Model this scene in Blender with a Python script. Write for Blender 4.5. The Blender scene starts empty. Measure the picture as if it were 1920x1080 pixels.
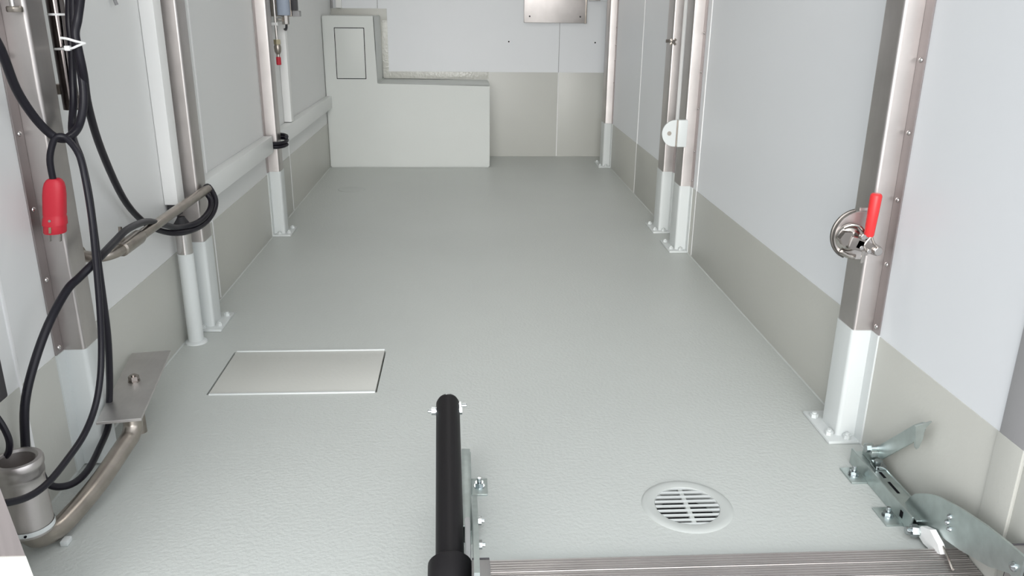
import bpy, bmesh, math, random
from mathutils import Vector, Matrix
random.seed(7)
PI = math.pi
SC = bpy.context.scene
COL = SC.collection

# ------------------------------------------------------------------ camera
def make_camera():
    f_px, pitch, yaw, roll = 1529.8, 0.331907, 0.058799, 0.010820
    cp, sp, cy, sy = math.cos(pitch), math.sin(pitch), math.cos(yaw), math.sin(yaw)
    F = Vector((sy*cp, cy*cp, -sp)); R = Vector((cy, -sy, 0)); U = R.cross(F)
    c, s = math.cos(roll), math.sin(roll)
    R2 = R*c + U*s; U2 = U*c - R*s
    cam = bpy.data.cameras.new('camera'); o = bpy.data.objects.new('camera', cam)
    cam.sensor_width = 36.0; cam.lens = f_px*36/1920; cam.clip_start = 0.02
    m = Matrix((R2, U2, -F)).transposed().to_4x4(); m.translation = (0, 0, 0.95)
    o.matrix_world = m
    COL.objects.link(o); SC.camera = o
make_camera()

# ------------------------------------------------------------------ world / light / exposure
SKY_STRENGTH = 1.9
SUN_STRENGTH = 3.6
ADDED_LAMP_W = 21.0
w = bpy.data.worlds.new('overcast_sky'); SC.world = w; w.use_nodes = True
bg = w.node_tree.nodes['Background']
bg.inputs[0].default_value = (0.93, 0.965, 1.0, 1); bg.inputs[1].default_value = SKY_STRENGTH
sun = bpy.data.lights.new('hazy_low_sun', 'SUN'); so = bpy.data.objects.new('hazy_low_sun', sun)
sun.energy = SUN_STRENGTH; sun.angle = math.radians(50); sun.color = (1.0, 0.985, 0.96)
so.rotation_euler = Vector((0.12, 1.0, -0.15)).to_track_quat('-Z', 'Y').to_euler(); so.location = (0, -4, 3)
COL.objects.link(so)
SC.view_settings.view_transform = 'Standard'; SC.view_settings.look = 'None'
SC.view_settings.gamma = 1.0; SC.view_settings.use_curve_mapping = False
SC.view_settings.exposure = 0.22
SC.cycles.use_denoising = True
SC.cycles.max_bounces = 12; SC.cycles.diffuse_bounces = 8; SC.cycles.glossy_bounces = 6

# ------------------------------------------------------------------ materials
def mat(name, col, rough=0.5, metal=0.0, bump=None, var=None, coat=0.0, brushed=None, spec=0.5):
    """bump=(scale, strength, distance); var=(scale, amount); brushed=(sx,sy,sz,amount)"""
    m = bpy.data.materials.new(name); m.use_nodes = True
    nt = m.node_tree; b = nt.nodes['Principled BSDF']
    b.inputs['Base Color'].default_value = (*col, 1); b.inputs['Roughness'].default_value = rough
    b.inputs['Metallic'].default_value = metal; b.inputs['Coat Weight'].default_value = coat
    b.inputs['Specular IOR Level'].default_value = spec
    tc = nt.nodes.new('ShaderNodeTexCoord')
    if var:
        n = nt.nodes.new('ShaderNodeTexNoise'); n.inputs['Scale'].default_value = var[0]
        n.inputs['Detail'].default_value = 5
        nt.links.new(tc.outputs['Object'], n.inputs['Vector'])
        mp = nt.nodes.new('ShaderNodeMapRange')
        mp.inputs['From Min'].default_value = 0.3; mp.inputs['From Max'].default_value = 0.7
        mp.inputs['To Min'].default_value = 1-var[1]; mp.inputs['To Max'].default_value = 1+var[1]
        nt.links.new(n.outputs['Fac'], mp.inputs['Value'])
        mx = nt.nodes.new('ShaderNodeVectorMath'); mx.operation = 'SCALE'
        mx.inputs[0].default_value = col
        nt.links.new(mp.outputs['Result'], mx.inputs['Scale'])
        nt.links.new(mx.outputs['Vector'], b.inputs['Base Color'])
    if brushed:
        mpg = nt.nodes.new('ShaderNodeMapping'); mpg.inputs['Scale'].default_value = brushed[:3]
        nt.links.new(tc.outputs['Object'], mpg.inputs['Vector'])
        n2 = nt.nodes.new('ShaderNodeTexNoise'); n2.inputs['Scale'].default_value = 1; n2.inputs['Detail'].default_value = 3
        nt.links.new(mpg.outputs['Vector'], n2.inputs['Vector'])
        mr = nt.nodes.new('ShaderNodeMapRange')
        mr.inputs['To Min'].default_value = max(0.03, rough-brushed[3]); mr.inputs['To Max'].default_value = rough+brushed[3]
        nt.links.new(n2.outputs['Fac'], mr.inputs['Value'])
        nt.links.new(mr.outputs['Result'], b.inputs['Roughness'])
    if bump:
        n3 = nt.nodes.new('ShaderNodeTexNoise'); n3.inputs['Scale'].default_value = bump[0]; n3.inputs['Detail'].default_value = 3
        nt.links.new(tc.outputs['Object'], n3.inputs['Vector'])
        bp = nt.nodes.new('ShaderNodeBump'); bp.inputs['Strength'].default_value = bump[1]; bp.inputs['Distance'].default_value = bump[2]
        nt.links.new(n3.outputs['Fac'], bp.inputs['Height']); nt.links.new(bp.outputs['Normal'], b.inputs['Normal'])
    return m

def emis(name, col, strength):
    m = bpy.data.materials.new(name); m.use_nodes = True
    b = m.node_tree.nodes['Principled BSDF']
    b.inputs['Base Color'].default_value = (*col, 1)
    b.inputs['Emission Color'].default_value = (*col, 1); b.inputs['Emission Strength'].default_value = strength
    return m

M = dict(
    floor=mat('floor_coating', (0.49, 0.51, 0.49), 0.40, bump=(120, 0.8, 0.0016), var=(1.3, 0.03)),
    rim=mat('drain_rim_coating', (0.455, 0.475, 0.458), 0.38, bump=(60, 0.2, 0.0008)),
    coatback=mat('bulkhead_coating', (0.53, 0.532, 0.50), 0.36, bump=(95, 0.35, 0.0012), var=(2, 0.02)),
    coat=mat('wall_coating', (0.475, 0.474, 0.438), 0.38, bump=(95, 0.35, 0.0012), var=(2, 0.02)),
    coatgloss=mat('glossy_wall_coating', (0.54, 0.54, 0.50), 0.12, bump=(70, 0.9, 0.004), var=(2, 0.02)),
    coatbox=mat('seat_box_coating', (0.58, 0.60, 0.58), 0.45, bump=(110, 0.25, 0.001), var=(3, 0.015)),
    coatpost=mat('post_coating', (0.60, 0.625, 0.62), 0.35, bump=(70, 0.15, 0.001)),
    wall=mat('wall_panel_laminate', (0.70, 0.715, 0.735), 0.42, var=(1.5, 0.012)),
    wallL=mat('wall_panel_laminate_left', (0.69, 0.695, 0.69), 0.42, var=(1.5, 0.012)),
    seal=mat('white_sealant', (0.80, 0.80, 0.80), 0.45),
    ceil=mat('ceiling_laminate', (0.75, 0.75, 0.74), 0.5),
    steel=mat('brushed_stainless_steel', (0.525, 0.495, 0.482), 0.40, 1.0, var=(9, 0.09), brushed=(260, 260, 3, 0.08)),
    steelh=mat('polished_stainless_steel', (0.60, 0.575, 0.56), 0.16, 1.0, var=(20, 0.04)),
    steelshade=mat('shaded_stainless_steel', (0.36, 0.325, 0.32), 0.45, 1.0, brushed=(260, 260, 3, 0.08)),  # darker copy of the stainless, shade put into its base colour
    steelb=mat('welded_tube_steel', (0.40, 0.36, 0.32), 0.34, 1.0, var=(30, 0.12)),
    tubed=mat('dark_polished_tube', (0.17, 0.15, 0.145), 0.10, 1.0),
    chrome=mat('nickel_plating', (0.50, 0.47, 0.44), 0.2, 1.0),
    nickel=mat('dark_nickel_plating', (0.34, 0.31, 0.29), 0.2, 1.0),
    edge=mat('dark_plate_edge', (0.16, 0.15, 0.14), 0.4, 1.0),
    zinc=mat('galvanised_zinc', (0.52, 0.58, 0.57), 0.38, 1.0, var=(40, 0.09)),
    zincbolt=mat('zinc_bolt', (0.46, 0.49, 0.50), 0.18, 1.0),
    alu=mat('mill_aluminium', (0.56, 0.535, 0.525), 0.42, 1.0, var=(12, 0.05)),
    aluplate=mat('aluminium_plate', (0.56, 0.54, 0.53), 0.46, 1.0, var=(18, 0.06), brushed=(200, 20, 20, 0.1)),
    alurail=mat('aluminium_rail', (0.45, 0.44, 0.44), 0.45, 1.0, var=(20, 0.04)),
    rubber=mat('black_cable_rubber', (0.008, 0.007, 0.012), 0.40, spec=0.35),
    black=mat('black_powder_coat', (0.006, 0.005, 0.006), 0.5, bump=(300, 0.1, 0.0005), spec=0.3),
    dark=mat('dark_plastic', (0.03, 0.028, 0.032), 0.5),
    red=mat('red_plug_plastic', (0.52, 0.016, 0.034), 0.5),
    redgrip=mat('red_grip_vinyl', (0.68, 0.028, 0.03), 0.42),
    white=mat('white_plastic', (0.80, 0.80, 0.79), 0.45),
    rail=mat('trunking_plastic', (0.72, 0.73, 0.72), 0.42),
    brass=mat('brass_fitting', (0.50, 0.44, 0.30), 0.3, 1.0),
    blue=mat('blue_grey_paint', (0.36, 0.41, 0.50), 0.35),
    grey=mat('grey_pillar_paint', (0.30, 0.295, 0.30), 0.5, var=(5, 0.04)),
    pillarL=mat('light_pillar_paint', (0.34, 0.33, 0.36), 0.5),
    pit=mat('dark_pit', (0.006, 0.006, 0.008), 0.9, spec=0.1),
    ground=mat('outdoor_asphalt', (0.30, 0.30, 0.30), 0.85, var=(6, 0.2)),
    lamp=emis('added_lamp_glow', (1.0, 0.98, 0.94), ADDED_LAMP_W),
)

# ------------------------------------------------------------------ mesh helpers
def newbm(): return bmesh.new()

def box(bm, lo, hi, bev=0.0, rot=None, seg=2):
    lo, hi = Vector(lo), Vector(hi)
    r = bmesh.ops.create_cube(bm, size=1.0)
    vs = r['verts']; c = (lo+hi)/2; d = hi-lo
    for v in vs: v.co = Vector((v.co.x*d.x, v.co.y*d.y, v.co.z*d.z))
    if bev > 0:
        es = list({e for v in vs for e in v.link_edges})
        rb = bmesh.ops.bevel(bm, geom=es, offset=bev, segments=seg, affect='EDGES', profile=0.6)
        vs = list({v for f in rb['faces'] for v in f.verts} | {v for v in vs if v.is_valid})
    for v in vs:
        if rot is not None: v.co = rot @ v.co
        v.co += c
    return vs

def basis(d):
    d = d.normalized()
    a = Vector((0, 0, 1)) if abs(d.z) < 0.9 else Vector((1, 0, 0))
    x = d.cross(a).normalized(); y = d.cross(x).normalized()
    return x, y

def lathe(bm, p0, axis, prof, n=20, caps=True):
    """prof = [(t along axis, radius)]"""
    p0, axis = Vector(p0), Vector(axis).normalized(); x, y = basis(axis)
    rings = []
    for t, r in prof:
        rings.append([bm.verts.new(p0+axis*t+(x*math.cos(2*PI*i/n)+y*math.sin(2*PI*i/n))*r) for i in range(n)])
    for a, b in zip(rings, rings[1:]):
        for i in range(n):
            bm.faces.new((a[i], a[(i+1) % n], b[(i+1) % n], b[i]))
    if caps:
        bm.faces.new(rings[0][::-1]); bm.faces.new(rings[-1])
    return rings

def cyl(bm, a, b, r, n=16, bev=0.0, r2=None):
    a, b = Vector(a), Vector(b); L = (b-a).length; r2 = r if r2 is None else r2
    if bev > 0: prof = [(0, r-bev), (bev, r), (L-bev, r2), (L, r2-bev)]
    else: prof = [(0, r), (L, r2)]
    return lathe(bm, a, b-a, prof, n)

def smooth_path(pts, sub=5):
    pts = [Vector(p) for p in pts]; out = []
    for i in range(len(pts)-1):
        p0 = pts[i-1] if i else pts[0]*2-pts[1]
        p1, p2 = pts[i], pts[i+1]
        p3 = pts[i+2] if i+2 < len(pts) else p2*2-p1
        for k in range(sub):
            t = k/sub
            out.append(0.5*((2*p1)+(p2-p0)*t+(2*p0-5*p1+4*p2-p3)*t*t+(3*p1-p0-3*p2+p3)*t**3))
    out.append(pts[-1]); return out

def tube(bm, pts, r, n=10, sub=5, caps=True):
    P = smooth_path(pts, sub) if sub else [Vector(p) for p in pts]
    rf = r if callable(r) else (lambda t: r)
    t0 = (P[1]-P[0]).normalized(); x, _ = basis(t0); rings = []
    for i, p in enumerate(P):
        t = (P[min(i+1, len(P)-1)]-P[max(i-1, 0)]).normalized()
        x = (x-t*x.dot(t)).normalized(); y = t.cross(x); rr = rf(i/(len(P)-1))
        rings.append([bm.verts.new(p+(x*math.cos(2*PI*k/n)+y*math.sin(2*PI*k/n))*rr) for k in range(n)])
    for a, b in zip(rings, rings[1:]):
        for k in range(n): bm.faces.new((a[k], a[(k+1) % n], b[(k+1) % n], b[k]))
    if caps: bm.faces.new(rings[0][::-1]); bm.faces.new(rings[-1])

def prism(bm, poly, ax, lo, hi):
    """poly: list of 2-tuples in the two remaining axes (cyclic order x,y,z); extruded along axis index ax."""
    o = [i for i in range(3) if i != ax]
    def mk(p, h):
        v = [0, 0, 0]; v[o[0]], v[o[1]], v[ax] = p[0], p[1], h; return bm.verts.new(v)
    a = [mk(p, lo) for p in poly]; b = [mk(p, hi) for p in poly]; n = len(poly)
    bm.faces.new(a); bm.faces.new(b[::-1])
    for i in range(n): bm.faces.new((a[i], b[i], b[(i+1) % n], a[(i+1) % n]))

def hexnut(bm, a, b, r): cyl(bm, a, b, r, n=6)

def obj(name, bm, m, parent=None, smooth=35):
    bmesh.ops.recalc_face_normals(bm, faces=bm.faces[:])
    me = bpy.data.meshes.new(name); bm.to_mesh(me); bm.free()
    if isinstance(m, str): m = M[m]
    me.materials.append(m)
    if smooth:
        for p in me.polygons: p.use_smooth = True
        me.set_sharp_from_angle(angle=math.radians(smooth))
    o = bpy.data.objects.new(name, me); COL.objects.link(o)
    if parent is not None:
        o.parent = parent; o.matrix_parent_inverse = parent.matrix_world.inverted()
    return o

def thing(name, label, cat, loc, group=None):
    o = bpy.data.objects.new(name, None); o.empty_display_size = 0.05; o.location = loc
    COL.objects.link(o); o.matrix_world = Matrix.Translation(Vector(loc))
    o['label'] = label; o['category'] = cat
    if group: o['group'] = group
    return o

def tag(o, label, cat, group=None):
    o['label'] = label; o['category'] = cat
    if group: o['group'] = group
    return o

def struct(name, bm, m, parent=None, smooth=35):
    o = obj(name, bm, m, parent, smooth)
    if parent is None: o['kind'] = 'structure'
    return o

def dup_part(o, name, parent, loc):
    c = o.copy(); c.name = name; COL.objects.link(c); c.parent = parent
    c.matrix_parent_inverse = parent.matrix_world.inverted(); c.location = loc
    return c

# ------------------------------------------------------------------ room dimensions
XL, XR = -0.835, 0.909          # inner faces of side walls
Y0, YB = 1.10, 5.466            # rear opening, bulkhead
ZC = 1.85                       # ceiling
ZW = 0.27                       # top of the coated band on the side walls
KR = 1.019
def rs(x, y, z): return (x*KR, y*KR, 0.95-(0.95-z)*KR)

# ------------------------------------------------------------------ floor with openings
HX0, HX1, HY0, HY1 = -0.670, -0.235, 1.931, 2.207      # hatch opening
DC, DR = Vector((0.441, 1.393)), 0.066                 # drain
def floor():
    bm = newbm()
    def loop(pts):
        vs = [bm.verts.new((x, y, 0)) for x, y in pts]
        return [bm.edges.new((vs[i], vs[(i+1) % len(vs)])) for i in range(len(vs))]
    es = loop([(XL, Y0), (XR, Y0), (XR, YB), (XL, YB)])
    es += loop([(HX0, HY0), (HX1, HY0), (HX1, HY1), (HX0, HY1)])
    es += loop([(DC.x+DR*math.cos(2*PI*i/40), DC.y+DR*math.sin(2*PI*i/40)) for i in range(40)])
    bmesh.ops.triangle_fill(bm, use_beauty=True, use_dissolve=False, edges=es)
    r = bmesh.ops.extrude_face_region(bm, geom=bm.faces[:])
    for v in [g for g in r['geom'] if isinstance(g, bmesh.types.BMVert)]: v.co.z = -0.03
    return struct('floor', bm, 'floor')
fl = floor()
bm = newbm(); box(bm, (HX0-.02, HY0-.02, -0.08), (HX1+.02, HY1+.02, -0.031)); obj('hatch_pit', bm, 'pit', fl)
bm = newbm(); lathe(bm, (DC.x, DC.y, -0.12), (0, 0, 1), [(0, 0.075), (0.089, 0.075)], 32); obj('drain_well', bm, 'pit', fl)
# small coved fillet between floor and walls
bm = newbm()
prism(bm, [(XL, 0), (XL+.004, 0.0003), (XL+.0025, .0015), (XL+.0015, .004)], 1, Y0, YB); obj('cove', bm, 'floor', fl)
bm = newbm()
prism(bm, [(XR, 0), (XR-.004, 0.0003), (XR-.0025, .0015), (XR-.0015, .004)], 1, Y0, YB); obj('cove', bm, 'floor', fl)

# ------------------------------------------------------------------ walls
def side_wall(name, x, s, y0, seams, panelmat):
    """s = direction from wall into the room; x = inner face"""
    def rng(a, b): return (min(x-s*a, x-s*b), max(x-s*a, x-s*b))
    bm = newbm(); lo, hi = rng(0.004, 0.05); box(bm, (lo, y0, -0.03), (hi, YB+.05, ZC))
    wl = struct(name, bm, panelmat)
    ys = [y0] + seams + [YB]
    lo, hi = rng(0.0, 0.004)
    for a, b in zip(ys, ys[1:]):
        bm = newbm(); box(bm, (lo, a+.001, ZW), (hi, b-.001, ZC), .0006, seg=1); obj('wall_panel', bm, panelmat, wl)
    lo, hi = rng(-0.0015, 0.004)
    for a, b in zip(ys, ys[1:]):
        bm = newbm(); box(bm, (lo, a+.001, 0), (hi, b-.001, ZW+.001), .0012); obj('wall_coating', bm, 'coat', wl)
    lo, hi = rng(-0.003, 0.004)
    for a in seams:
        bm = newbm(); box(bm, (lo, a-.005, 0.006), (hi, a+.005, ZC-.001), .0025); obj('seam_strip', bm, 'seal', wl)
    return wl
side_wall('wall_right', XR, -1, Y0+.02, [3.12, 4.30], 'wall')
side_wall('wall_left', XL, 1, Y0-.05, [1.43, 2.66, 3.92], 'wallL')

bm = newbm(); box(bm, (XL-.05, YB+.004, -.03), (XR+.05, YB+.05, ZC)); wb = struct('wall_back', bm, 'wall')
ZB = 0.548; SX = 0.610
for a, b in ((XL, -0.545), (-0.545, SX), (SX, XR)):
    bm = newbm(); box(bm, (a+.001, YB, 0.5), (b-.001, YB+.004, ZC-.001), .0006, seg=1); obj('wall_panel', bm, 'wall', wb)
for a, b in ((-0.49, SX-.0025), (SX+.0025, XR)):
    bm = newbm(); box(bm, (a, YB-.003, 0), (b, YB+.003, ZB), .001); obj('wall_coating', bm, 'coatback', wb)
bm = newbm(); box(bm, (-0.535, YB-.003, ZB-.05), (-0.488, YB+.003, 0.93), .001); obj('wall_coating', bm, 'coatgloss', wb)
bm = newbm(); box(bm, (XL, YB-.0031, 0.86), (-0.488, YB+.003, 0.931), .001); obj('wall_coating', bm, 'coat', wb)
bm = newbm(); box(bm, (-0.489, YB-.0036, 0.504), (0.155, YB+.003, ZB+.0003), .0012); obj('wall_coating', bm, 'coatgloss', wb)
for a in ((-0.545, .932, ZC), (SX, ZB, ZC)):
    bm = newbm(); box(bm, (a[0]-.0015, YB-.002, a[1]), (a[0]+.0015, YB+.003, a[2]), .0005, seg=1); obj('seam_strip', bm, 'grey', wb)
bm = newbm(); box(bm, (SX-.003, YB-.0036, 0.003), (SX+.003, YB+.002, ZB), .001, seg=1); obj('seam_strip', bm, 'seal', wb)
for x, z in ((0.284, 0.738), (0.843, 0.736)):      # two open screw holes
    bm = newbm(); cyl(bm, (x, YB-.0012, z), (x, YB+.002, z), .005, 10); obj('screw_hole', bm, 'pit', wb)

bm = newbm(); box(bm, (XL-.05, Y0-.05, ZC), (XR+.05, YB+.05, ZC+.05)); struct('ceiling', bm, 'ceil')
bm = newbm(); box(bm, (-30, -30, -0.75), (30, Y0-.12, -0.65)); struct('ground', bm, 'ground')
bm = newbm(); box(bm, (XL-.05, Y0-.12, -0.4), (XR+.05, Y0-.001, -0.06), .004); struct('trim_3', bm, 'alurail')   # rear sill under the floor edge

# rear door pillars
bm = newbm()
box(bm, (0.9045, 1.123, 0.272), (0.915, 1.187, ZC), .0015); box(bm, (0.909, 1.05, 0.272), (0.96, 1.123, ZC), .003)
t1 = struct('trim_1', bm, 'grey')
bm = newbm()
box(bm, (0.9035, 1.122, 0.0), (0.915, 1.190, 0.274), .0015); box(bm, (0.9085, 1.05, -.03), (0.96, 1.123, 0.274), .006)
obj('pillar_foot', bm, 'coat', t1)
bm = newbm()
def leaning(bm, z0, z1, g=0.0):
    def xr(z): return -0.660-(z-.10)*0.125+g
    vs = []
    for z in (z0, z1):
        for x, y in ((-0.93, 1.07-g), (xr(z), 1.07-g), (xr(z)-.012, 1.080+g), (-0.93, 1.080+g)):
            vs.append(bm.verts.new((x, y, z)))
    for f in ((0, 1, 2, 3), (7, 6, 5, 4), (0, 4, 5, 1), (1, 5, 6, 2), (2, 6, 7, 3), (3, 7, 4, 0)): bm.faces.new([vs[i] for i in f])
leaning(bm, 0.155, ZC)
t2 = struct('trim_2', bm, 'steelshade')  # darker metal stands in for shade on the upper pillar face
bm = newbm(); leaning(bm, 0.0, 0.16, .002); obj('pillar_foot', bm, 'coat', t2)

# ------------------------------------------------------------------ unseen ceiling lamps, added above the frame to brighten the interior
for i, y in enumerate((2.3, 4.4)):
    t = thing('added_lamp', ['added unseen ceiling lamp over the middle of the load space', 'added unseen ceiling lamp near the far bulkhead'][i], 'lamp', (0.03, y, ZC), 'added ceiling lamps')
    bm = newbm(); box(bm, (-.30+.03, y-.05, ZC-.03), (.30+.03, y+.05, ZC-.001), .006); obj('housing', bm, 'white', t)
    bm = newbm(); box(bm, (-.28+.03, y-.038, ZC-.04), (.28+.03, y+.038, ZC-.029), .004); obj('diffuser', bm, 'lamp', t)

# ------------------------------------------------------------------ hat section posts
def arc(cx, cy, r, a0, a1, n=4):
    return [(cx+r*math.cos(a0+(a1-a0)*i/n), cy+r*math.sin(a0+(a1-a0)*i/n)) for i in range(n+1)]

def hat_profile(p, d, fl, g=0.0, r=0.007):
    # local coordinates: u = distance from wall, v = along wall (0 = near face)
    t = 0.003+g
    pts = [(0, -fl-g), (t, -fl-g), (t, -g)] if fl else [(0, -g)]
    pts += arc(p+g-r, -g+r, r, -PI/2, 0) + arc(p+g-r, d+g-r, r, 0, PI/2)
    pts += [(t, d+g), (t, d+fl+g), (0, d+fl+g)] if fl else [(0, d+g)]
    return pts

def post(label, x, s, y, p=0.046, d=0.08, fl=0.032, coat=ZW, rivets=(), plate=True, top=ZC):
    t = thing('steel_post', label, 'post', (x+s*p/2, y+d/2, 0), 'hat section wall posts')
    bm = newbm(); prism(bm, [(x+s*u, y+v) for u, v in hat_profile(p, d, 0)], 2, coat, top-.001)
    obj('upper_channel', bm, 'steel', t)
    for va, vb in ((-fl, -.0005), (d+.0005, d+fl)):
        xa, xb = sorted((x, x+s*.003))
        bm = newbm(); box(bm, (xa, y+va, coat), (xb, y+vb, top-.001), .0004, seg=1); fo = obj('flange', bm, 'steelshade', t); ff = fo if va < 0 else ff  # flanges use the darkened steel, painting in their side-facing shade
    bm = newbm(); prism(bm, [(x+s*u, y+v) for u, v in hat_profile(p, d, fl, .0022, .009)], 2, 0.004, coat+.003)
    obj('coated_foot', bm, 'coatpost', t)
    if plate:
        xa, xb = sorted((x+s*.001, x+s*(p+.030)))
        bm = newbm(); box(bm, (xa, y-.028, 0.0), (xb, y+d+.045, 0.008), .003); bpl = obj('base_plate', bm, 'coatpost', t)
        for u, v in ((.028, -.014), (p+.016, .006), (p+.016, d+.012)):
            bx, by = x+s*u, y+v
            bm = newbm(); hexnut(bm, (bx, by, .008), (bx, by, .017), .0095); cyl(bm, (bx, by, .017), (bx, by, .021), .005, 10)
            obj('bolt', bm, 'coatpost', bpl)
    for z in rivets:
        yy = y-fl/2
        bm = newbm(); lathe(bm, (x+s*.003, yy, z), (s, 0, 0), [(0, .0055), (.0015, .005), (.003, .003), (.0036, .001)], 10)
        obj('rivet', bm, 'steelh', ff)
    return t

rz = [0.96-0.143*i for i in range(5)]
postR1 = post('wide near right steel post that carries the red clamp', XR, -1, 1.651, rivets=[.858, .714, .574, .432, .288, 1.0])
postR2 = post('right steel post holding the rounded white tab, nearer of the close pair', XR, -1, 3.203, d=.10, rivets=[.863, .72, .581, .415, .30])
postR3 = post('right steel post just behind the tab, farther of the close pair', XR, -1, 3.507, d=.10, rivets=[.86, .72, .58, .43])
postR4 = post('thin steel post in the far right corner by the bulkhead', XR, -1, 5.075, d=.12, rivets=[.84, .74, .65, .52])
postL1 = post('near left steel post behind the red plug and black cables', XL, 1, 1.600, d=.07, coat=.268, rivets=[.858, .716, .571, .428, .283], plate=False)
postL2 = post('left steel post behind the standing coated pipe, cable looped round it', XL, 1, 2.390, p=.055, coat=.275)
postL3 = post('left steel post with the small black cable coil', XL, 1, 3.484, p=.048, d=.075, coat=.275)

# ------------------------------------------------------------------ floor hatch
t = thing('floor_hatch', 'rectangular coated hatch cover set flush in the floor', 'hatch', ((HX0+HX1)/2, (HY0+HY1)/2, 0))
bm = newbm(); box(bm, (HX0+.0045, HY0+.003, -.031), (HX1-.0045, HY1-.003, 0.0005), .002); obj('cover', bm, 'coatback', t)
for y in (HY0, HY1):
    bm = newbm(); box(bm, (HX0+.006, y-.0035, -.002), (HX1-.004, y+.0045, 0.0035), .0025); obj('sealing_bead', bm, 'coatpost', t)

# ------------------------------------------------------------------ floor drain
t = thing('floor_drain', 'round slotted drain grate in the floor by the ramp', 'drain', (DC.x, DC.y, 0))
bm = newbm()
prof = [(-.028, .062), (-.002, .0635), (.0018, .0655), (.0032, .072), (.0036, .080), (.0030, .087), (.0008, .091), (-.0005, .092)]
rg = lathe(bm, (DC.x, DC.y, 0), (0, 0, 1), prof, 48, caps=False); obj('rim', bm, 'rim', t)
R = 0.0645; pitch = 0.0158
for i in range(-4, 5):
    yc = i*pitch; h = 0.0036 if abs(i) < 4 else 0.006
    def hw(yy): return math.sqrt(max(R*R-yy*yy, 1e-6))
    ya, yb = yc-h, yc+h
    if abs(ya) >= R or abs(yb) >= R:
        ya, yb = max(ya, -R+.0008), min(yb, R-.0008)
    bm = newbm()
    poly = [(DC.x-hw(ya), DC.y+ya), (DC.x+hw(ya), DC.y+ya), (DC.x+hw(yb), DC.y+yb), (DC.x-hw(yb), DC.y+yb)]
    top = [bm.verts.new((x, y, .0012)) for x, y in poly]
    bot = [bm.verts.new((x, DC.y+yc+(y-DC.y-yc)*.35, -.0030)) for x, y in poly]
    bm.faces.new(top); bm.faces.new(bot[::-1])
    for k in range(4): bm.faces.new((top[k], bot[k], bot[(k+1) % 4], top[(k+1) % 4]))
    obj('grate_bar', bm, 'coatpost', t, smooth=0)
bm = newbm(); box(bm, (DC.x-.0045, DC.y-R, -.006), (DC.x+.0045, DC.y+R, 0.0006), .001); obj('spine', bm, 'rim', t)

bm = newbm(); lathe(bm, (-.62, 4.42, 0), (0, 0, 1), [(-.002, .078), (.0012, .074), (.0018, .068), (.0010, .062)], 32)
tag(obj('coated_disc', bm, 'rim'), 'faint round coated-over disc in the floor near the seat box', 'disc')

# ------------------------------------------------------------------ coated seat box at the bulkhead
CF = 5.062
t = thing('seat_box', 'stepped coated box against the far bulkhead with an access panel', 'box', (-.34, 5.26, 0))
bm = newbm()
prism(bm, [(XL+.003, 0), (0.150, 0), (0.150, .500), (-.529, .500), (-.529, .890), (XL+.003, .890)], 1, CF, YB-.005)
bmesh.ops.bevel(bm, geom=[e for e in bm.edges], offset=.006, segments=2, affect='EDGES')
obj('body', bm, 'coatbox', t)
px0, px1, pz0, pz1 = -.759, -.592, .536, .821
bm = newbm(); box(bm, (px0-.004, CF-.0006, pz0-.004), (px1+.004, CF+.004, pz1+.004)); obj('panel_gap', bm, 'pit', t)
bm = newbm(); box(bm, (px0, CF-.0022, pz0), (px1, CF+.003, pz1), .001); obj('access_panel', bm, 'coatbox', t)

# duct in the corner above the seat box
bm = newbm(); box(bm, (-.800, YB-.03, .932), (-.766, YB-.0005, ZC-.002), .003); tag(obj('cable_duct', bm, 'white'), 'white vertical duct in the far left corner above the seat box', 'duct')
bm = newbm(); cyl(bm, (-.828, YB-.014, .932), (-.828, YB-.014, ZC-.002), .007, 10); tag(obj('conduit', bm, 'grey'), 'thin grey conduit in the far left corner beside the white duct', 'pipe')

# stainless plate on bulkhead
t = thing('wall_plate', 'bright stainless plate with two screws on the far bulkhead', 'plate', (.57, YB, .855))
bm = newbm(); box(bm, (.378, YB-.022, .856), (.768, YB-.0005, 1.25), .002); obj('plate', bm, 'steel', t)
bm = newbm(); box(bm, (.768, YB-.016, .853), (.780, YB-.001, 1.25), .001); obj('side_flange', bm, 'steelb', t)
for x in (.414, .737):
    bm = newbm(); cyl(bm, (x, YB-.0245, .894), (x, YB-.021, .894), .0055, 10); obj('screw', bm, 'dark', t)
bm = newbm(); box(bm, (.79, YB-.03, .992), (.862, YB-.001, 1.03), .003); tag(obj('cross_bar', bm, 'steel'), 'short steel bar beside the bright plate on the bulkhead', 'bar')

# ------------------------------------------------------------------ left wall: ducts, trunking rails, bar, pipe
t = thing('cable_duct', 'white square duct on the left wall above the standing pipe', 'duct', (-.815, 2.29, .42))
bm = newbm(); box(bm, (XL+.0005, 2.263, .420), (-.797, 2.321, ZC-.002), .003); obj('duct', bm, 'white', t)
bm = newbm(); box(bm, (XL+.004, 2.272, .385), (-.803, 2.312, .421), .003); obj('plug', bm, 'dark', t)
bm = newbm(); box(bm, (XL+.0005, 3.865, .436), (-.800, 3.912, .870), .003)
tag(obj('cable_duct', bm, 'white'), 'white square duct on the left wall behind the coiled cable post', 'duct')
bm = newbm(); box(bm, (XL+.0005, 2.506, .366), (-.798, 3.448, .434), .003)
tag(obj('wall_rail', bm, 'rail'), 'pale horizontal trunking rail between the second and third left posts', 'rail')
bm = newbm(); box(bm, (XL+.0005, 3.598, .362), (-.800, CF-.003, .432), .003)
tag(obj('wall_rail', bm, 'rail'), 'pale horizontal trunking rail from the third left post to the seat box', 'rail')

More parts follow.
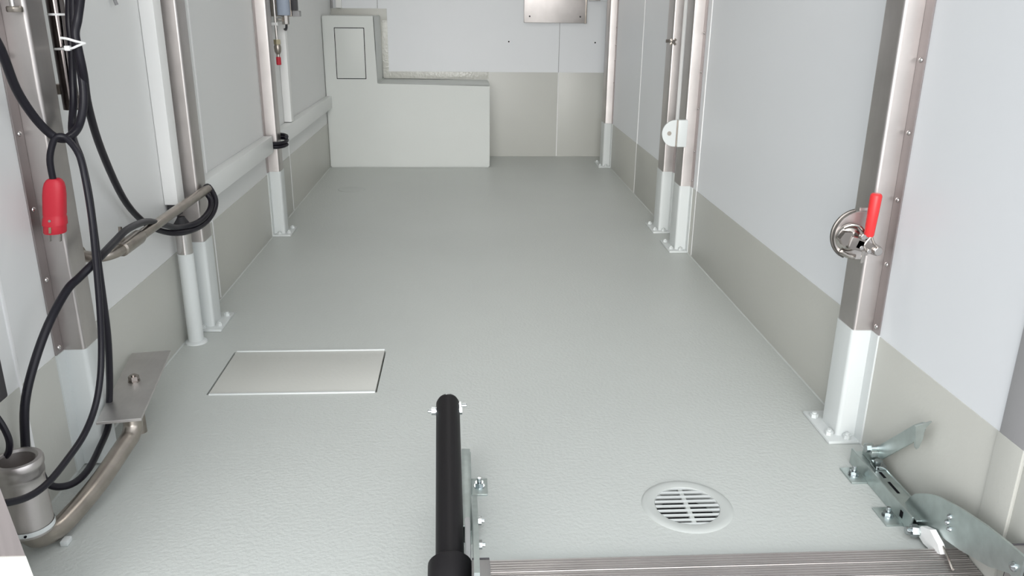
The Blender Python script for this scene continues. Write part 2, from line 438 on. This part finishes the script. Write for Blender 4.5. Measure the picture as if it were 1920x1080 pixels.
t = thing('grab_bar', 'brownish steel bar bent to the left wall with thicker sleeve', 'bar', (-.77, 2.05, .43))
bm = newbm(); tube(bm, [(-.834, 1.74, .432), (-.812, 1.742, .428), (-.785, 1.752, .428), (-.768, 1.785, .43), (-.768, 1.85, .43), (-.768, 2.1, .43), (-.766, 2.36, .430), (-.764, 2.43, .430)], .0125, 12); obj('bar', bm, 'steelb', t)
bm = newbm(); lathe(bm, (-.768, 1.79, .43), (0, 1, 0), [(0, .0135), (.004, .0172), (.105, .0172), (.115, .015), (.118, .0128)], 14); obj('sleeve', bm, 'steelb', t)
bm = newbm(); prism(bm, [(1.792, .445), (1.815, .445), (1.808, .478), (1.800, .480)], 0, -.7705, -.7655); obj('fin', bm, 'steelb', t)
bm = newbm(); cyl(bm, (XL+.0005, 1.74, .431), (XL+.006, 1.74, .431), .02, 14); obj('wall_flange', bm, 'steelb', t)

t = thing('standing_pipe', 'coated upright pipe with bare steel top standing on the floor', 'pipe', (-.803, 2.285, 0))
C0 = Vector((-.8015, 2.285))
bm = newbm(); cyl(bm, (C0.x, C0.y, .004), (C0.x, C0.y, .275), .0222, 22); obj('coated_shaft', bm, 'coatpost', t)
bm = newbm(); lathe(bm, (C0.x, C0.y, 0), (0, 0, 1), [(0, .032), (.004, .031), (.008, .024)], 22); obj('foot_collar', bm, 'coatpost', t)
bm = newbm(); cyl(bm, (C0.x, C0.y, .274), (C0.x, C0.y, .345), .0212, 22); obj('bare_top', bm, 'steelh', t)
bm = newbm(); lathe(bm, (C0.x, C0.y, .345), (0, 0, 1), [(0, .0225), (.002, .0262), (.007, .0262), (.009, .024)], 22); obj('ring', bm, 'steelh', t)
bm = newbm(); lathe(bm, (C0.x, C0.y, .354), (0, 0, 1), [(0, .0235), (.006, .023), (.016, .0165), (.024, .0115), (.028, .010)], 18); obj('cap', bm, 'dark', t)

# stainless round tube beside near post, bolts on post
t = thing('steel_tube', 'dark shiny upright tube beside the near left post', 'tube', (-.800, 1.722, .74))
bm = newbm(); cyl(bm, (-.792, 1.722, .745), (-.792, 1.722, ZC-.002), .0165, 20); obj('tube', bm, 'tubed', t)
bm = newbm(); lathe(bm, (-.792, 1.722, .925), (0, 0, 1), [(0, .0170), (.002, .0172), (.004, .0170)], 20); obj('joint_ring', bm, 'white', t)
bm = newbm(); box(bm, (XL+.0005, 1.712, .775), (-.800, 1.732, .795), .002); obj('clip', bm, 'steelb', t)
t = thing('hook_bolt', 'short steel stud with washer at top of near left post', 'bolt', (-.79, 1.59, .94))
bm = newbm(); cyl(bm, (-.800, 1.578, .936), (-.800, 1.578, 1.05), .0045, 12); obj('stud', bm, 'steelh', t)
bm = newbm(); lathe(bm, (-.800, 1.583, .932), (0, 0, 1), [(0, .0125), (.002, .0135), (.008, .0135), (.010, .012)], 18); obj('washer', bm, 'steelb', t)
bm = newbm(); tube(bm, [(XL+.001, 2.085, 1.02), (-.828, 2.09, .985), (-.824, 2.093, .955), (-.822, 2.095, .945)], .0045, 8)
tag(obj('cable_end', bm, 'grey'), 'grey cable end hanging on the left wall at the top edge', 'cable')

# valve unit with tube and red cap
t = thing('valve_unit', 'blue grey cylinder unit with fittings on the left wall', 'valve', (-.78, 3.75, .9))
bm = newbm(); lathe(bm, (-.775, 3.75, .905), (0, 0, 1), [(0, .026), (.003, .028), (.25, .028), (.253, .026)], 22); obj('cylinder', bm, 'blue', t)
bm = newbm(); cyl(bm, (-.770, 3.75, .868), (-.770, 3.75, .906), .016, 8, .002); obj('elbow_fitting', bm, 'chrome', t)
bm = newbm(); cyl(bm, (-.785, 3.735, .888), (-.800, 3.728, .888), .009, 10); obj('side_fitting', bm, 'chrome', t)
bm = newbm(); tube(bm, [(-.768, 3.75, .872), (-.768, 3.752, .862), (-.772, 3.762, .850), (-.782, 3.80, .845), (-.800, 3.864, .845)], .005, 8); obj('pigtail', bm, 'dark', t)
bm = newbm(); box(bm, (XL+.0005, 3.77, .90), (-.745, 3.82, 1.15), .004); obj('mount_bracket', bm, 'steelb', t)
bm = newbm(); box(bm, (-.745, 3.755, .925), (-.722, 3.805, 1.15), .003); obj('switch_block', bm, 'dark', t)
bm = newbm(); box(bm, (-.742, 3.765, .900), (-.712, 3.812, .924), .003); obj('clamp_foot', bm, 'grey', t)
t = thing('gas_line', 'thin steel line with brass fitting and red end cap on the left', 'pipe', (-.808, 3.73, .72))
gx, gy = -.8085, 3.73
bm = newbm(); tube(bm, [(gx, gy, .80), (gx-.001, gy, .9), (gx-.001, gy, 1.1), (gx-.001, gy, 1.3)], .0055, 10); obj('line', bm, 'chrome', t)
bm = newbm(); hexnut(bm, (gx, gy, .786), (gx, gy, .806), .0155); obj('nut', bm, 'brass', t)
bm = newbm(); lathe(bm, (gx, gy, .742), (0, 0, 1), [(0, .006), (.006, .010), (.014, .014), (.034, .0155), (.044, .012)], 14); obj('valve_body', bm, 'steelb', t)
bm = newbm(); cyl(bm, (gx, gy, .730), (gx, gy, .744), .0075, 12); obj('tip', bm, 'chrome', t)
bm = newbm(); cyl(bm, (gx, gy, .700), (gx, gy, .734), .0105, 12, .002); obj('red_cap', bm, 'red', t)
bm = newbm(); box(bm, (XL+.0005, gy-.008, .864), (gx+.010, gy+.008, .876), .002); obj('clip', bm, 'white', t)

# black cable coil round third left post
bm = newbm()
cx, cy = -.806, 3.484+.0375
pts = []
for i in range(2*24+1):
    a = 2*PI*i/24; rx, ry = .046, .062
    pts.append((cx+.004+rx*math.cos(a), cy+ry*math.sin(a), .418-.030*i/48+.006*math.sin(a)))
pts = [(max(p[0], XL+.0085), p[1], p[2]) for p in pts]
tube(bm, pts, .0075, 8, sub=0)
tag(obj('cable_coil', bm, 'rubber'), 'small black cable coil wound round the third left post', 'cable')

# ------------------------------------------------------------------ black cables near left
A = [(-0.709, 1.66, 0.991), (-0.725, 1.66, 0.925), (-0.731, 1.65, 0.895), (-0.73, 1.65, 0.866), (-0.732, 1.66, 0.818), (-0.75, 1.7, 0.753), (-0.777, 1.79, 0.653), (-0.805, 1.93, 0.517), (-0.813, 2.04, 0.434), (-0.802, 2.12, 0.386), (-0.775, 2.19, 0.36), (-0.757, 2.3, 0.349), (-0.744, 2.38, 0.365), (-0.742, 2.42, 0.399), (-0.764, 2.44, 0.435), (-0.767, 2.41, 0.43), (-0.75, 2.4, 0.403), (-0.746, 2.36, 0.379), (-0.756, 2.28, 0.366), (-0.778, 2.19, 0.375), (-0.774, 2.07, 0.415), (-0.762, 1.94, 0.456), (-0.746, 1.79, 0.477), (-0.739, 1.7, 0.474), (-0.732, 1.6, 0.467), (-0.753, 1.555, 0.443), (-0.765, 1.52, 0.427), (-0.774, 1.45, 0.384), (-0.788, 1.4, 0.321), (-0.798, 1.37, 0.261), (-0.808, 1.365, 0.187), (-0.817, 1.37, 0.129), (-0.822, 1.375, 0.074)]
C1 = [(-0.79, 1.45, 0.935), (-0.783, 1.48, 0.875), (-0.79, 1.52, 0.805), (-0.784, 1.55, 0.754), (-0.771, 1.57, 0.72), (-0.758, 1.58, 0.708), (-0.75, 1.6, 0.708), (-0.744, 1.63, 0.723), (-0.739, 1.65, 0.754), (-0.737, 1.66, 0.788), (-0.738, 1.665, 0.833), (-0.742, 1.67, 0.869), (-0.743, 1.68, 0.915), (-0.733, 1.68, 0.991)]
M1 = [(-0.75, 1.7, 0.992), (-0.761, 1.7, 0.915), (-0.759, 1.69, 0.871), (-0.766, 1.69, 0.816), (-0.768, 1.68, 0.766), (-0.761, 1.64, 0.719), (-0.742, 1.6, 0.697), (-0.728, 1.585, 0.667), (-0.722, 1.58, 0.606), (-0.721, 1.575, 0.534), (-0.721, 1.57, 0.459), (-0.727, 1.58, 0.389), (-0.739, 1.6, 0.3), (-0.757, 1.62, 0.207), (-0.777, 1.64, 0.128), (-0.778, 1.62, 0.081), (-0.771, 1.55, 0.066), (-0.764, 1.48, 0.06), (-0.769, 1.43, 0.061), (-0.784, 1.4, 0.071), (-0.793, 1.38, 0.093), (-0.798, 1.375, 0.123)]
P = [(-0.779, 1.571, 0.626), (-0.777, 1.568, 0.67), (-0.767, 1.57, 0.702), (-0.757, 1.572, 0.713), (-0.742, 1.574, 0.708), (-0.719, 1.56, 0.681), (-0.708, 1.545, 0.639), (-0.701, 1.53, 0.566), (-0.702, 1.52, 0.475), (-0.704, 1.51, 0.392), (-0.708, 1.5, 0.319), (-0.711, 1.48, 0.26), (-0.716, 1.45, 0.212), (-0.719, 1.4, 0.183), (-0.723, 1.34, 0.169), (-0.728, 1.27, 0.161), (-0.741, 1.225, 0.162), (-0.758, 1.18, 0.18), (-0.787, 1.15, 0.2)]
S = [(-0.806, 1.3, 0.292), (-0.801, 1.3, 0.256), (-0.796, 1.3, 0.226), (-0.804, 1.3, 0.201), (-0.826, 1.3, 0.185)]
bm = newbm(); tube(bm, [(-0.69, 1.66, 1.15)]+A, .0080, 12)
tag(obj('power_cable', bm, 'rubber'), 'thick black cable looped round the second post and down to the steel cup', 'cable', 'black cables on the left wall')
bm = newbm(); tube(bm, [(-0.81, 1.42, 1.05)]+C1+[(-0.715, 1.68, 1.15)], .0080, 12)
tag(obj('power_cable', bm, 'rubber'), 'black cable curving in from the left edge to the knot over the red plug', 'cable', 'black cables on the left wall')
bm = newbm(); tube(bm, [(-0.74, 1.7, 1.15)]+M1, .0070, 12)
tag(obj('power_cable', bm, 'rubber'), 'black cable hanging from the bundle and passing behind the bolted plate', 'cable', 'black cables on the left wall')

t = thing('plug_cord', 'black cord with red two-pin plug hanging on the near left post', 'plug', (-.778, 1.568, .57))
bm = newbm(); tube(bm, P, .0062, 12); obj('cord', bm, 'rubber', t)
# plug: axis vertical
pc = Vector((-.781, 1.572))
def lean(bm):
    for v in bm.verts: v.co.x += .0015+(v.co.z-.62)*.148
    return bm
bm = newbm()
secs = [(.634, .0095, .009), (.632, .0130, .011), (.626, .0172, .0130), (.617, .0195, .0145), (.603, .0205, .0158), (.566, .0205, .0165), (.562, .0195, .0165), (.558, .0205, .0185), (.545, .0215, .0195)]
n = 24; rings = []
for z, a, b in secs:
    ring = []
    for i in range(n):
        th = 2*PI*i/n; c_, s_ = math.cos(th), math.sin(th); e = .75
        ring.append(bm.verts.new((pc.x+a*math.copysign(abs(c_)**e, c_), pc.y+b*math.copysign(abs(s_)**e, s_), z)))
    rings.append(ring)
for r0, r1 in zip(rings, rings[1:]):
    for i in range(n): bm.faces.new((r0[i], r0[(i+1) % n], r1[(i+1) % n], r1[i]))
bm.faces.new(rings[0]); bm.faces.new(rings[-1][::-1]); pl = obj('plug_body', lean(bm), 'red', t)
bm = newbm(); lathe(bm, (pc.x, pc.y, .5285), (0, 0, 1), [(0, .0195), (.002, .0205), (.016, .0205), (.018, .019)], 24); obj('plug_face', lean(bm), 'red', pl)
for dx in (-.0095, .0095):
    bm = newbm(); cyl(bm, (pc.x+dx, pc.y, .511), (pc.x+dx, pc.y, .530), .0024, 10, .0006); obj('pin', lean(bm), 'chrome', pl)
bm = newbm(); box(bm, (pc.x-.0025, pc.y-.0216, .532), (pc.x+.0025, pc.y-.0195, .544), .0005, seg=1); obj('earth_contact', lean(bm), 'brass', pl)
bm = newbm(); cyl(bm, (pc.x-.001, pc.y-.0200, .556), (pc.x-.001, pc.y-.0178, .556), .0027, 10); obj('screw', lean(bm), 'chrome', pl)

# white cable tie
t = thing('cable_tie', 'white cable tie round the cable bundle and tube', 'tie', (-.75, 1.66, .868))
bm = newbm(); tube(bm, [(-.796, 1.699, .863), (-.775, 1.672, .8645), (-.755, 1.648, .866), (-.735, 1.636, .868), (-.724, 1.637, .8725), (-.718, 1.655, .876)], .0022, 8); obj('strap', bm, 'white', t)
bm = newbm(); tube(bm, [(-.718, 1.655, .876), (-.727, 1.638, .8805), (-.740, 1.634, .885), (-.752, 1.635, .8865)], .0024, 8); obj('strap_tail', bm, 'white', t)
bm = newbm(); box(bm, (-.748, 1.632, .8635), (-.738, 1.642, .8725), .0015); obj('lock_head', bm, 'white', t)

t = thing('socket_box', 'dark box with a black lead at the left edge by the cup', 'box', (-.82, 1.32, .32))
bm = newbm(); box(bm, (XL+.0005, 1.26, .298), (-.800, 1.332, .372), .004); obj('box', bm, 'dark', t)
bm = newbm(); cyl(bm, (-.814, 1.30, .284), (-.814, 1.30, .299), .008, 12); obj('gland', bm, 'dark', t)
bm = newbm(); tube(bm, [(-.814, 1.30, .288)]+S[1:], .0058, 10); obj('lead', bm, 'rubber', t)

# ------------------------------------------------------------------ steel cup, elbow, pipe and bolted plate
t = thing('pipe_coupling', 'steel cup on a bent floor pipe below the black cables', 'pipe', (-.78, 1.30, 0))
cc = (-.7795, 1.283)
bm = newbm()
prof = [(.058, .034), (.060, .0375), (.066, .0385), (.074, .0378), (.120, .0372), (.158, .0368), (.166, .0372), (.168, .0385), (.176, .0392), (.186, .0390), (.190, .0410), (.199, .0412), (.203, .0392), (.2035, .0330), (.200, .0285), (.178, .0270), (.150, .0262)]
lathe(bm, (cc[0], cc[1], 0), (0, 0, 1), prof, 36, caps=False)
bm.verts.ensure_lookup_table(); bm.faces.new(bm.verts[-36:]); bm.faces.new(bm.verts[:36]); obj('cup', bm, 'steel', t)
bm = newbm(); lathe(bm, (cc[0], cc[1], .0655), (0, 0, 1), [(0, .0392), (.009, .0390)], 36, caps=False); obj('weld_ring', bm, 'coatpost', t)
bm = newbm(); cyl(bm, (cc[0]+.010, cc[1]-.0402, .070), (cc[0]+.010, cc[1]-.036, .070), .0022, 8); obj('drain_hole', bm, 'pit', t)
bm = newbm()
pp = [(cc[0], cc[1], .062), (cc[0], cc[1]+.001, .050), (cc[0]+.004, cc[1]+.012, .034), (cc[0]+.012, cc[1]+.036, .0255), (-.756, 1.355, .027), (-.735, 1.445, .045), (-.712, 1.54, .081), (-.7075, 1.562, .090), (-.7065, 1.576, .104), (-.7068, 1.580, .1245)]
tube(bm, pp, lambda u: .0255-.0065*min(1, u*4), 18, 5); obj('bent_pipe', bm, 'steelb', t)
bm = newbm(); box(bm, (-.752, 1.31, 0), (-.738, 1.33, .010), .002); obj('weld_lug', bm, 'coatpost', t)
# plate
bm = newbm()
poly = [(-.766, 1.545), (-.680, 1.560), (-.738, 1.919), (-.828, 1.903)]
prism(bm, poly, 2, .1245, .131); bmesh.ops.bevel(bm, geom=bm.edges[:], offset=.0007, segments=1, affect='EDGES'); obj('plate', bm, 'aluplate', t)
bm = newbm(); hexnut(bm, (-.762, 1.742, .133), (-.762, 1.742, .144), .0118); lathe(bm, (-.762, 1.742, .131), (0, 0, 1), [(0, .0135), (.002, .0135)], 16); cyl(bm, (-.762, 1.742, .144), (-.762, 1.742, .1475), .0055, 10); obj('bolt', bm, 'nickel', t)
bm = newbm(); cyl(bm, (-.762, 1.742, 0.0), (-.762, 1.742, .125), .012, 14); obj('stand_off', bm, 'steelb', t)

# ------------------------------------------------------------------ right wall fittings
# rounded tab on second right post
def tab(t, cx, y, cz, xr, r=.052, th=.008, m='coatpost'):
    bm = newbm()
    poly = [(cx+.003, cz-r)] + [(cx-r*math.sin(a), cz-r*math.cos(a)) for a in [PI*i/20 for i in range(1, 20)]] + [(cx+.003, cz+r)]
    prism(bm, poly, 1, y, y+th); bmesh.ops.bevel(bm, geom=[e for e in bm.edges if abs(e.verts[0].co.y-e.verts[1].co.y) < 1e-6], offset=.001, segments=1, affect='EDGES')
    obj('half_disc', bm, m, t)
    bm = newbm(); box(bm, (cx+.009, y-.006, cz-r), (xr, y+th+.012, cz+r), .002); obj('bracket', bm, m, t)
    bm = newbm(); box(bm, (cx-.004, y+.001, cz-r*.97), (cx+.012, y+th+.010, cz+r*.97)); obj('web', bm, 'steelb', t)
t = thing('bracket_tab', 'white half-round tab with a hole on the close pair of posts', 'bracket', (.83, 3.19, .49))
ctr = rs(.8035, 3.143, .4975)
tab(t, ctr[0], 3.168, ctr[2], .864, m='coatpost')
bm = newbm(); cyl(bm, (ctr[0]-.024, 3.1665, ctr[2]), (ctr[0]-.024, 3.178, ctr[2]), .0085, 16); obj('hole', bm, 'steelb', t)

t = thing('star_screw', 'small star screw on the farther of the close right posts', 'screw', (.85, 3.50, .82))
sx, sz = .866, .819
bm = newbm(); 
for k in (0, 1):
    box(bm, (sx-.016, 3.496, sz-.0045), (sx+.016, 3.506, sz+.0045), .001, rot=Matrix.Rotation(PI/4+k*PI/2, 3, 'Y'))
obj('star_head', bm, 'steelb', t)
bm = newbm(); cyl(bm, (sx, 3.492, sz), (sx, 3.507, sz), .0075, 12, .001); obj('screw', bm, 'chrome', t)
bm = newbm(); cyl(bm, (.842, 3.53, sz+.002), (.859, 3.53, sz+.002), .007, 10, .001); obj('side_stud', bm, 'chrome', t)
bm = newbm(); cyl(bm, (.894, 3.44, .50), (.894, 3.44, ZC-.002), .009, 12); c0 = obj('conduit', bm, 'white')
tag(c0, 'thin pale conduit running down between the close right posts', 'pipe')

# toggle clamp on near right post
t = thing('toggle_clamp', 'red handled toggle clamp on a round plate on the near right post', 'clamp', (.84, 1.64, .5))
cY = 1.632
Cx, _, Cz = rs(.8135, 1.613, .506)
bm = newbm(); r = .0525
poly = [(Cx+.018, Cz-r)] + [(Cx+.004-(r)*math.sin(a), Cz-r*math.cos(a)) for a in [PI*i/24 for i in range(1, 24)]] + [(Cx+.018, Cz+r)]
prism(bm, poly, 1, cY, cY+.009); bmesh.ops.bevel(bm, geom=[e for e in bm.edges if abs(e.verts[0].co.y-e.verts[1].co.y) < 1e-6], offset=.0012, segments=2, affect='EDGES'); obj('round_plate', bm, 'steel', t)
bm = newbm(); box(bm, (Cx+.002, cY+.009, Cz-r*.9), (.864, cY+.0185, Cz+r+.006), .001); obj('mount_bracket', bm, 'steel', t)
bm = newbm()   # rubber edge
tube(bm, [(Cx+.004-(r+.001)*math.sin(a), cY+.012, Cz-(r+.001)*math.cos(a)) for a in [PI*i/16 for i in range(2, 16)]], .0035, 8, 2); obj('edge_ring', bm, 'edge', t)
def cp(x, z, dy=0): p = rs(x, 1.57, z); return Vector((p[0], cY-.030+dy, p[2]))
bm = newbm(); a = cp(.798, .503, .029); lathe(bm, a, (0, -1, 0), [(0, .031), (.003, .0305), (.008, .026), (.011, .018), (.012, .004)], 28); obj('base_flange', bm, 'chrome', t)
bm = newbm(); a, b = cp(.781, .473, .022), cp(.812, .463, .022); tube(bm, [a, (a+b)/2+Vector((0, 0, -.003)), b], .0055, 10); obj('lower_flange', bm, 'chrome', t)
bm = newbm(); a = cp(.783, .506, .020); hexnut(bm, a, a+Vector((0, -.016, 0)), .0165); obj('hex_nut', bm, 'nickel', t)
bm = newbm(); a = cp(.806, .496, .008); box(bm, a-Vector((.020, .008, .0145)), a+Vector((.017, .008, .0145)), .005, rot=Matrix.Rotation(.22, 3, 'Y'), seg=3); obj('body', bm, 'nickel', t)
bm = newbm(); tube(bm, [cp(.778, .527, .018), cp(.790, .533, .014), cp(.806, .531, .012), cp(.818, .520, .012)], .0035, 10); obj('upper_strap', bm, 'chrome', t)
bm = newbm(); a, b = cp(.806, .496, .004), cp(.848, .481, .002)
d = (b-a); ang = math.atan2(-d.z, d.x); c_ = (a+b)/2
box(bm, c_-Vector((d.length/2+.006, .003, .011)), c_+Vector((d.length/2+.004, .003, .011)), .0029, rot=Matrix.Rotation(ang, 3, 'Y')); obj('link_plate', bm, 'nickel', t)
for x, z, rr in ((.812, .512, .0062), (.811, .489, .0046), (.828, .481, .0052)):
    bm = newbm(); a = cp(x, z, -.005); cyl(bm, a, a+Vector((0, .012, 0)), rr, 12, .001); obj('pin', bm, 'steelh', t)
bm = newbm(); a = cp(.846, .4815, -.008); cyl(bm, a, a+Vector((0, .020, 0)), .0088, 16, .0012); obj('end_pin', bm, 'steelh', t)
bm = newbm(); tube(bm, [cp(.828, .520), cp(.8275, .512), cp(.820, .501), cp(.8175, .493), cp(.822, .485), cp(.832, .479)], .0026, 8); obj('fork_arm', bm, 'chrome', t)
bm = newbm(); tube(bm, [cp(.829, .520), cp(.830, .512), cp(.836, .500), cp(.842, .4935), cp(.853, .4865), cp(.8545, .479), cp(.846, .472)], .0026, 8); obj('fork_arm', bm, 'chrome', t)
bm = newbm(); a, b = cp(.8235, .513), cp(.8262, .602); L = (b-a).length
lathe(bm, a, b-a, [(0, .0088), (.003, .0100), (L*.5, .0112), (L-.005, .0118), (L-.002, .0106), (L, .0085)], 18); obj('red_grip', bm, 'redgrip', t)
bm = newbm(); box(bm, cp(.816, .463)-Vector((.0015, .001, .008)), cp(.820, .478)+Vector((.0015, .001, .004)), .0005, seg=1); obj('cotter', bm, 'chrome', t)

# ------------------------------------------------------------------ loading ramp
RX0, RX1 = 0.036, 0.902
t = thing('loading_ramp', 'ribbed aluminium loading ramp at the door with side rails', 'ramp', (.45, 1.2, 0))
PL = 0.0335
slope = Matrix.Rotation(math.radians(4.0), 4, 'X')
piv = Vector((0, 1.214, .020))
proto = None
for k in range(20):
    if proto is None:
        bm = newbm()
        # profile in (y,z): plank with five ridges, extruded along x
        top = [(0.0, -.003)]
        for i in range(5):
            y = -.0015-i*.0062
            top += [(y, 0.0), (y-.0030, 0.0), (y-.0034, -.0022), (y-.0060, -.0022)]
        top += [(-PL+.001, 0.0012), (-PL+.0003, -.001)]
        poly = top + [(-PL+.0003, -.010), (0.0, -.010)]
        prism(bm, poly, 0, RX0+.001, RX1-.001)
        proto = obj('plank', bm, 'alu', t, smooth=0)
        o = proto
    else:
        o = proto.copy(); COL.objects.link(o); o.name = 'plank'
    loc = piv + (slope.to_3x3() @ Vector((0, -PL*k, 0)))
    o.parent = t; o.matrix_parent_inverse = t.matrix_world.inverted()
    o.matrix_basis = Matrix.Translation(loc) @ slope
for xa, xb in ((.004, .033), (.875, .905)):
    bm = newbm(); box(bm, (xa, .45, .02), (xb, 1.065, .136), .0025); obj('side_rail', bm, 'alurail', t)
    bm = newbm(); box(bm, (xa+.001, 1.0649, .03), (xb-.001, 1.0672, .1372), .0006, seg=1); obj('rail_cap', bm, 'dark', t)
arm = [(1.350, .022), (1.337, .046), (1.322, .064), (1.302, .078), (1.278, .092), (1.254, .103), (1.191, .121), (1.118, .136), (1.061, .143), (1.02, .146), (1.02, .095), (1.043, .098), (1.091, .074), (1.168, .050), (1.224, .038), (1.273, .018), (1.318, .012), (1.34, .011)]
bm = newbm(); prism(bm, arm, 0, .866, .8705); obj('swing_arm', bm, 'zinc', t)
bm = newbm(); prism(bm, [(y+.03 if y > 1.3 else y, z) for y, z in arm], 0, .0075, .0165); obj('swing_arm', bm, 'zinc', t)
bm = newbm(); box(bm, (-.0065, .98, .05), (.0035, 1.262, .078), .003); box(bm, (-.0065, .98, .05), (.0035, 1.235, .088), .003); obj('lift_bracket', bm, 'seal', t)
for y, z in ((1.209, .090), (1.213, .076), (1.203, .068)):
    bm = newbm(); lathe(bm, (.866, y, z), (-1, 0, 0), [(0, .0052), (.003, .0048), (.0055, .002)], 10); obj('rivet', bm, 'zincbolt', t)
bm = newbm(); lathe(bm, (.866, 1.037, .116), (-1, 0, 0), [(0, .0085), (.003, .008), (.0065, .003)], 12); obj('rivet', bm, 'zincbolt', t)
for y, z in ((1.331, .020), (1.255, .022)):
    bm = newbm(); hexnut(bm, (.0165, y, z), (.0245, y, z), .0085); cyl(bm, (.0245, y, z), (.0300, y, z), .0045, 10); obj('bolt', bm, 'zincbolt', t)
bm = newbm(); hexnut(bm, (.838, 1.270, .018), (.850, 1.268, .018), .0125); cyl(bm, (.828, 1.270, .018), (.839, 1.270, .018), .0078, 12, .001); obj('pivot_nut', bm, 'zincbolt', t)
bm = newbm(); cyl(bm, (.850, 1.268, .018), (.866, 1.266, .018), .0105, 12); obj('pivot_washer', bm, 'zinc', t)
bm = newbm()
prism(bm, [(1.272, .012), (1.262, .033), (1.235, .044), (1.205, .034), (1.192, .022), (1.215, .010), (1.245, .006)], 0, .851, .863); obj('spacer', bm, 'white', t)
bm = newbm(); tube(bm, [(.862, 1.222, .036), (.858, 1.18, .024), (.850, 1.15, .022)], .0022, 8); obj('spring_wire', bm, 'chrome', t)

# hinge brackets bolted to the floor
def bracket(label, x0, x1, side, ys, tabs, lever):
    t = thing('hinge_bracket', label, 'bracket', ((x0+x1)/2, 1.43, 0), 'floor hinges of the ramp')
    ya, yb = ys
    bm = newbm()
    box(bm, (x0, ya, 0), (x1, yb, .004), .001, seg=1)
    box(bm, (x0, ya, .002), (x0+.004, yb, .036), .001, seg=1)
    box(bm, (x1-.004, ya, .002), (x1, yb, .030), .001, seg=1)
    box(bm, (x0+.010, ya, .024), (x1, yb, .028), .001, seg=1)
    obj('channel', bm, 'zinc', t)
    for by in tabs:
        bx = x0-.017 if side < 0 else x1+.017
        bm = newbm(); box(bm, (bx-.017, by-.030, 0), (bx+.017, by+.030, .004), .0012); obj('tab', bm, 'zinc', t)
        bm = newbm(); lathe(bm, (bx, by, .004), (0, 0, 1), [(0, .0115), (.002, .0115)], 16); hexnut(bm, (bx, by, .006), (bx, by, .014), .0095); cyl(bm, (bx, by, .014), (bx, by, .024), .0048, 12, .001); obj('anchor_bolt', bm, 'zincbolt', t)
    return t
hb = bracket('zinc hinge bracket on the floor by the right wall with latch lever', .846, .889, -1, (1.285, 1.545), (1.488, 1.338), True)
for a, b in ((1.435, 1.458), (1.378, 1.420)):
    bm = newbm(); box(bm, (.866, a, .0265), (.872, b, .0286), .0003, seg=1); obj('slot', bm, 'pit', hb)
bm = newbm(); box(bm, (.8455, 1.316, .012), (.849, 1.326, .026)); obj('slot', bm, 'pit', hb)
bm = newbm(); box(bm, (.862, 1.462, .028), (.886, 1.49, .040), .003); hexnut(bm, (.868, 1.468, .040), (.868, 1.468, .050), .009); obj('latch_block', bm, 'zincbolt', hb)
bm = newbm(); box(bm, (.866, 1.495, .028), (.886, 1.535, .055), .003); obj('pivot_block', bm, 'zinc', hb)
bm = newbm(); hexnut(bm, (.858, 1.51, .056), (.868, 1.51, .056), .0095); cyl(bm, (.868, 1.51, .056), (.892, 1.51, .056), .006, 12); obj('pivot_bolt', bm, 'zincbolt', hb)
bm = newbm()
prism(bm, [(1.522, .048), (1.502, .066), (1.392, .176), (1.366, .196), (1.358, .186), (1.366, .160), (1.48, .046), (1.50, .040)], 0, .882, .886); obj('latch_lever', bm, 'zinc', hb)
bm = newbm()
prism(bm, [(.862, .193), (.893, .203), (.881, .188), (.8815, .166), (.8765, .146), (.872, .143), (.868, .149), (.866, .172)], 1, 1.354, 1.358); obj('lever_blade', bm, 'zinc', hb)
hb2 = bracket('zinc hinge bracket on the floor behind the black bar', -.014, .006, 1, (1.285, 1.572), (1.475,), False)
bm = newbm(); box(bm, (-.0138, 1.29, .036), (.004, 1.568, .0395), .001); obj('top_plate', bm, 'zinc', hb2)

# black bar
t = thing('black_bar', 'thick black tubular bar at the ramp with bolts at its tip', 'bar', (-.035, 1.1, .09))
a, b = Vector((-.0305, 1.105, .092)), Vector((-.0400, 1.495, .196)); d = (b-a).normalized()
bm = newbm(); L = (b-a).length
ext = .25
lathe(bm, a-d*ext, d, [(0, .0225), (.001, .0235), (L+ext-.014, .0235), (L+ext-.006, .0205), (L+ext-.001, .0140), (L+ext, .010)], 28); obj('tube', bm, 'black', t)
bm = newbm(); lathe(bm, a-d*.075, d, [(0, .034), (.004, .036), (.078, .036), (.084, .030)], 28); obj('collar', bm, 'black', t)
X = Vector((1, 0, 0))
e1 = b-d*.034; e2 = b-d*.018
bm = newbm(); lathe(bm, e1-X*.0225, -X, [(0, .0088), (.0025, .0088)], 14); hexnut(bm, e1-X*.0245, e1-X*.0325, .0078); cyl(bm, e1-X*.0325, e1-X*.040, .0040, 10, .001); obj('bolt', bm, 'zincbolt', t)
bm = newbm(); hexnut(bm, e1+X*.0225, e1+X*.0285, .0078); obj('bolt', bm, 'zincbolt', t)
bm = newbm(); hexnut(bm, e2+X*.0195, e2+X*.0265, .0070); cyl(bm, e2+X*.0265, e2+X*.038, .0036, 10, .0008); obj('bolt', bm, 'zincbolt', t)
Zp = Vector((0, -d.z, d.y))
bm = newbm(); cyl(bm, b-d*.010+Zp*.014, b-d*.010+Zp*.0215, .0050, 10, .001); obj('bolt', bm, 'zincbolt', t)

bpy.context.view_layer.update()
